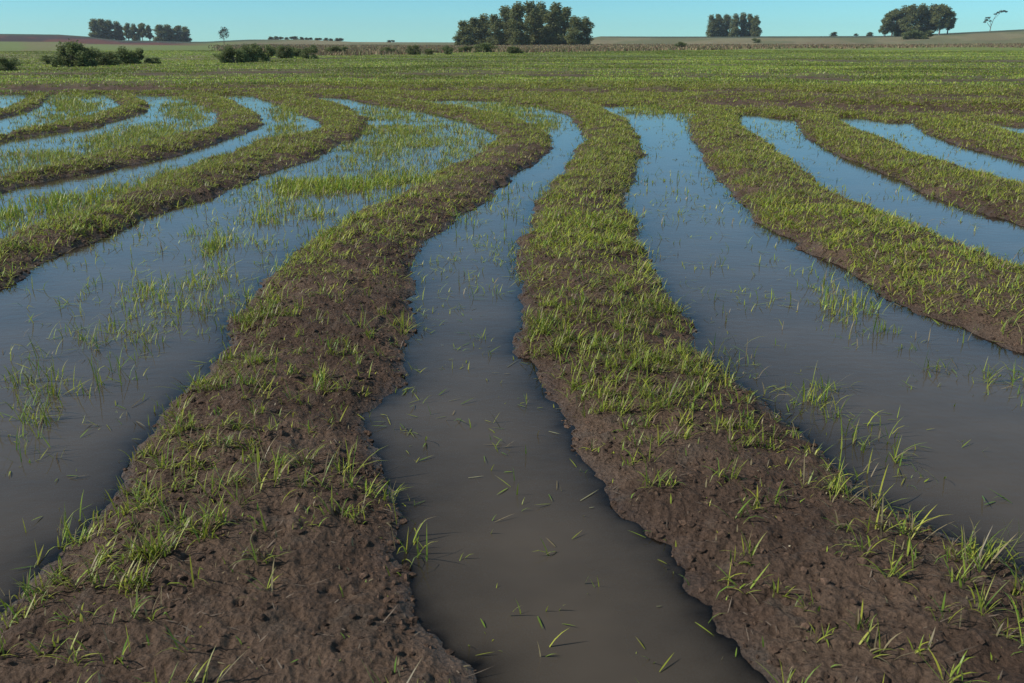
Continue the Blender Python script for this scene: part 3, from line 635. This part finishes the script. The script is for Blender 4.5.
for i, a in enumerate([
 (0, 2, 65, 12, 22, 'dark low shrub cut off by the left edge'),
 (1, 66, 62, 22, 26, 'tallest grey green shrub left of the far grove, left half of the biggest pair'),
 (2, 79, 62, 19, 24, 'rounded grey green shrub merging into the tallest one on its right'),
 (3, 97, 61, 14, 30, 'very dark low shrub below the far left grove'),
 (4, 126, 60, 17, 24, 'rounded olive shrub right of the very dark one'),
 (0, 49, 60, 8, 18, 'faint low bush left of the tallest grey green shrub'),
 (1, 151, 60, 6, 14, 'tiny reddish low bush right of the rounded olive shrub'),
 (2, 222, 60, 12, 16, 'low shrub at the left end of the middle hedge'),
 (3, 234, 60, 15, 20, 'shrub under the thin lone tree in the middle hedge'),
 (4, 247, 59, 18, 22, 'dark dense shrub at the middle of the middle hedge'),
 (0, 262, 58.5, 16, 22, 'high rounded shrub in the middle hedge, fourth from left'),
 (1, 284, 56, 12, 16, 'rounded shrub just right of the thick part of the middle hedge'),
 (2, 297, 55, 9, 20, 'pale low shrub in the thinning right part of the hedge'),
 (3, 309, 56.5, 12, 15, 'dark shrub near the right end of the hedge'),
 (4, 334, 52, 8, 22, 'bright green low shrub at the right tail of the hedge'),
 (0, 388, 52, 6, 14, 'leftmost tiny shrub in the dry strip left of the central grove'),
 (1, 413, 53, 9, 13, 'rounded green shrub in the dry strip, largest left of the central grove'),
 (2, 430, 53, 6, 11, 'tiny shrub right of the rounded green one in the dry strip'),
 (3, 447, 53, 8, 11, 'small dark shrub in the dry strip left of the central grove'),
 (4, 464, 51, 7, 16, 'low shrub under the left foot of the central grove'),
 (0, 484, 51, 9, 22, 'wide bright green shrub in front of the central grove'),
 (1, 515, 52, 7, 14, 'small bright shrub in front of the tall part of the central grove'),
 (2, 681, 47.5, 6, 10, 'lone round shrub left of the square clump'),
 (3, 756, 45, 4, 8, 'tiny shrub right below the square clump'),
 (4, 916, 44.5, 9, 24, 'bright green bush at the foot of the right hand clump')]): shrub(a[0], a[1], a[2], a[3], a[4], a[5], SG)
# row of tiny trees on the skyline
for i, x in enumerate([271, 276, 281, 287, 292, 296, 302, 307, 311, 317, 320, 326, 331, 337, 341, 389, 393]):
    o = copy_tree(protos[i % 6]); o.name = 'eucalyptus_tree'; s = random.uniform(2.6, 3.8) if i < 15 else 2.6
    put(o, x, 880, random.uniform(0, 6), (s * 1.9 / 9.5, s * 1.9 / 9.5, s * .8 / 20), .1)
    tag(o, ('tiny tree in the row on the skyline left of centre, ' + od(i)) if i < 15 else ('%s of two tiny bushy trees on the skyline past the row' % ('left' if i == 15 else 'right')), 'tree', None, 'tiny trees on the skyline')
for i, (x, s) in enumerate([(833, 3.5), (869, 3.2), (855, 2.2)]):
    o = copy_tree(protos[i]); o.name = 'eucalyptus_tree'; put(o, x, 860, i, (s * 2.2 / 9.5, s * 2.2 / 9.5, s / 20), .1)
    tag(o, ['faint low bushy tree on the skyline between the two right clumps', 'dark low bushy tree just left of the right hand clump', 'smallest bump of a tree between two low skyline trees'][i], 'tree', None, 'tiny trees on the skyline')
# ------------------------------------------------------------------ haze
def haze(density):
    import bmesh
    bm = bmesh.new(); bmesh.ops.create_cube(bm, size=1); me = bpy.data.meshes.new('haze'); bm.to_mesh(me); bm.free()
    o = bpy.data.objects.new('haze', me); C.objects.link(o); o.scale = (4700, 4700, 46); o.location = (0, 0, 46 / 2 - 1.5 - .2)
    m = bpy.data.materials.new('haze'); m.use_nodes = True; nt = m.node_tree; nt.nodes.clear()
    out = nt.nodes.new('ShaderNodeOutputMaterial'); v = nt.nodes.new('ShaderNodeVolumePrincipled'); v.inputs['Density'].default_value = density
    v.inputs['Color'].default_value = (.82, .9, 1, 1); v.inputs['Anisotropy'].default_value = .3
    nt.links.new(v.outputs[0], out.inputs['Volume']); me.materials.append(m); tag(o, 'thin blue haze over the far field and trees', 'haze', 'stuff')
HAZE = 0.00013
if HAZE: haze(HAZE)
# ------------------------------------------------------------------ light, sky, camera
wd = bpy.data.worlds.new('World'); bpy.context.scene.world = wd; wd.use_nodes = True
nt = wd.node_tree; bg = nt.nodes['Background']; sky = nt.nodes.new('ShaderNodeTexSky'); sky.sky_type = 'NISHITA'; sky.sun_disc = False
SUN_EL = R(40); SUN_DIR = (-1, -.22)      # where the sun stands (left, a little behind the camera)
az_ = math.atan2(SUN_DIR[0], SUN_DIR[1])
sky.sun_elevation = SUN_EL; sky.sun_rotation = az_ % (2 * math.pi); sky.air_density = 1.0; sky.dust_density = 0.0; sky.ozone_density = 1.5; sky.altitude = 100
tcw = nt.nodes.new('ShaderNodeTexCoord'); sep = nt.nodes.new('ShaderNodeSeparateXYZ'); nt.links.new(tcw.outputs['Generated'], sep.inputs[0])
rmp = nt.nodes.new('ShaderNodeValToRGB'); nt.links.new(sep.outputs['Z'], rmp.inputs['Fac'])
re_ = rmp.color_ramp.elements; re_[0].position = 0.0; re_[0].color = (.46, 1.04, 1.45, 1); re_[1].position = .75; re_[1].color = (1.0, .85, .65, 1)
for p_, c_ in ((.05, (.42, .92, 1.30, 1)), (.2, (.85, 1.35, 1.5, 1)), (.36, (1.15, 1.35, 1.3, 1))):
    e_ = rmp.color_ramp.elements.new(p_); e_.color = c_
vmx = nt.nodes.new('ShaderNodeVectorMath'); vmx.operation = 'MULTIPLY'; nt.links.new(sky.outputs[0], vmx.inputs[0]); nt.links.new(rmp.outputs[0], vmx.inputs[1])
nt.links.new(vmx.outputs[0], bg.inputs[0]); bg.inputs[1].default_value = .1
sl = bpy.data.lights.new('sun', 'SUN'); sl.energy = 4.7; sl.angle = R(.55); sl.color = (1, .95, .87)
so = bpy.data.objects.new('sun', sl); C.objects.link(so)
from mathutils import Vector
sv = Vector((SUN_DIR[0], SUN_DIR[1], 0)).normalized() * math.cos(SUN_EL) + Vector((0, 0, math.sin(SUN_EL)))
so.rotation_euler = sv.to_track_quat('Z', 'Y').to_euler()
cam = bpy.data.cameras.new('camera'); cam.sensor_width = 36; cam.lens = 36 * F / W_; cam.clip_end = 30000; cam.clip_start = .05
co = bpy.data.objects.new('camera', cam); C.objects.link(co); co.location = (0, 0, EYE); co.rotation_euler = (math.pi / 2 - PITCH, 0, 0)
sc = bpy.context.scene; sc.camera = co
sc.view_settings.view_transform = 'Standard'; sc.view_settings.look = 'None'; sc.view_settings.exposure = 0; sc.view_settings.gamma = 1
sc.cycles.max_bounces = 6; sc.cycles.transparent_max_bounces = 8
try: sc.cycles.use_denoising = True
except Exception: pass
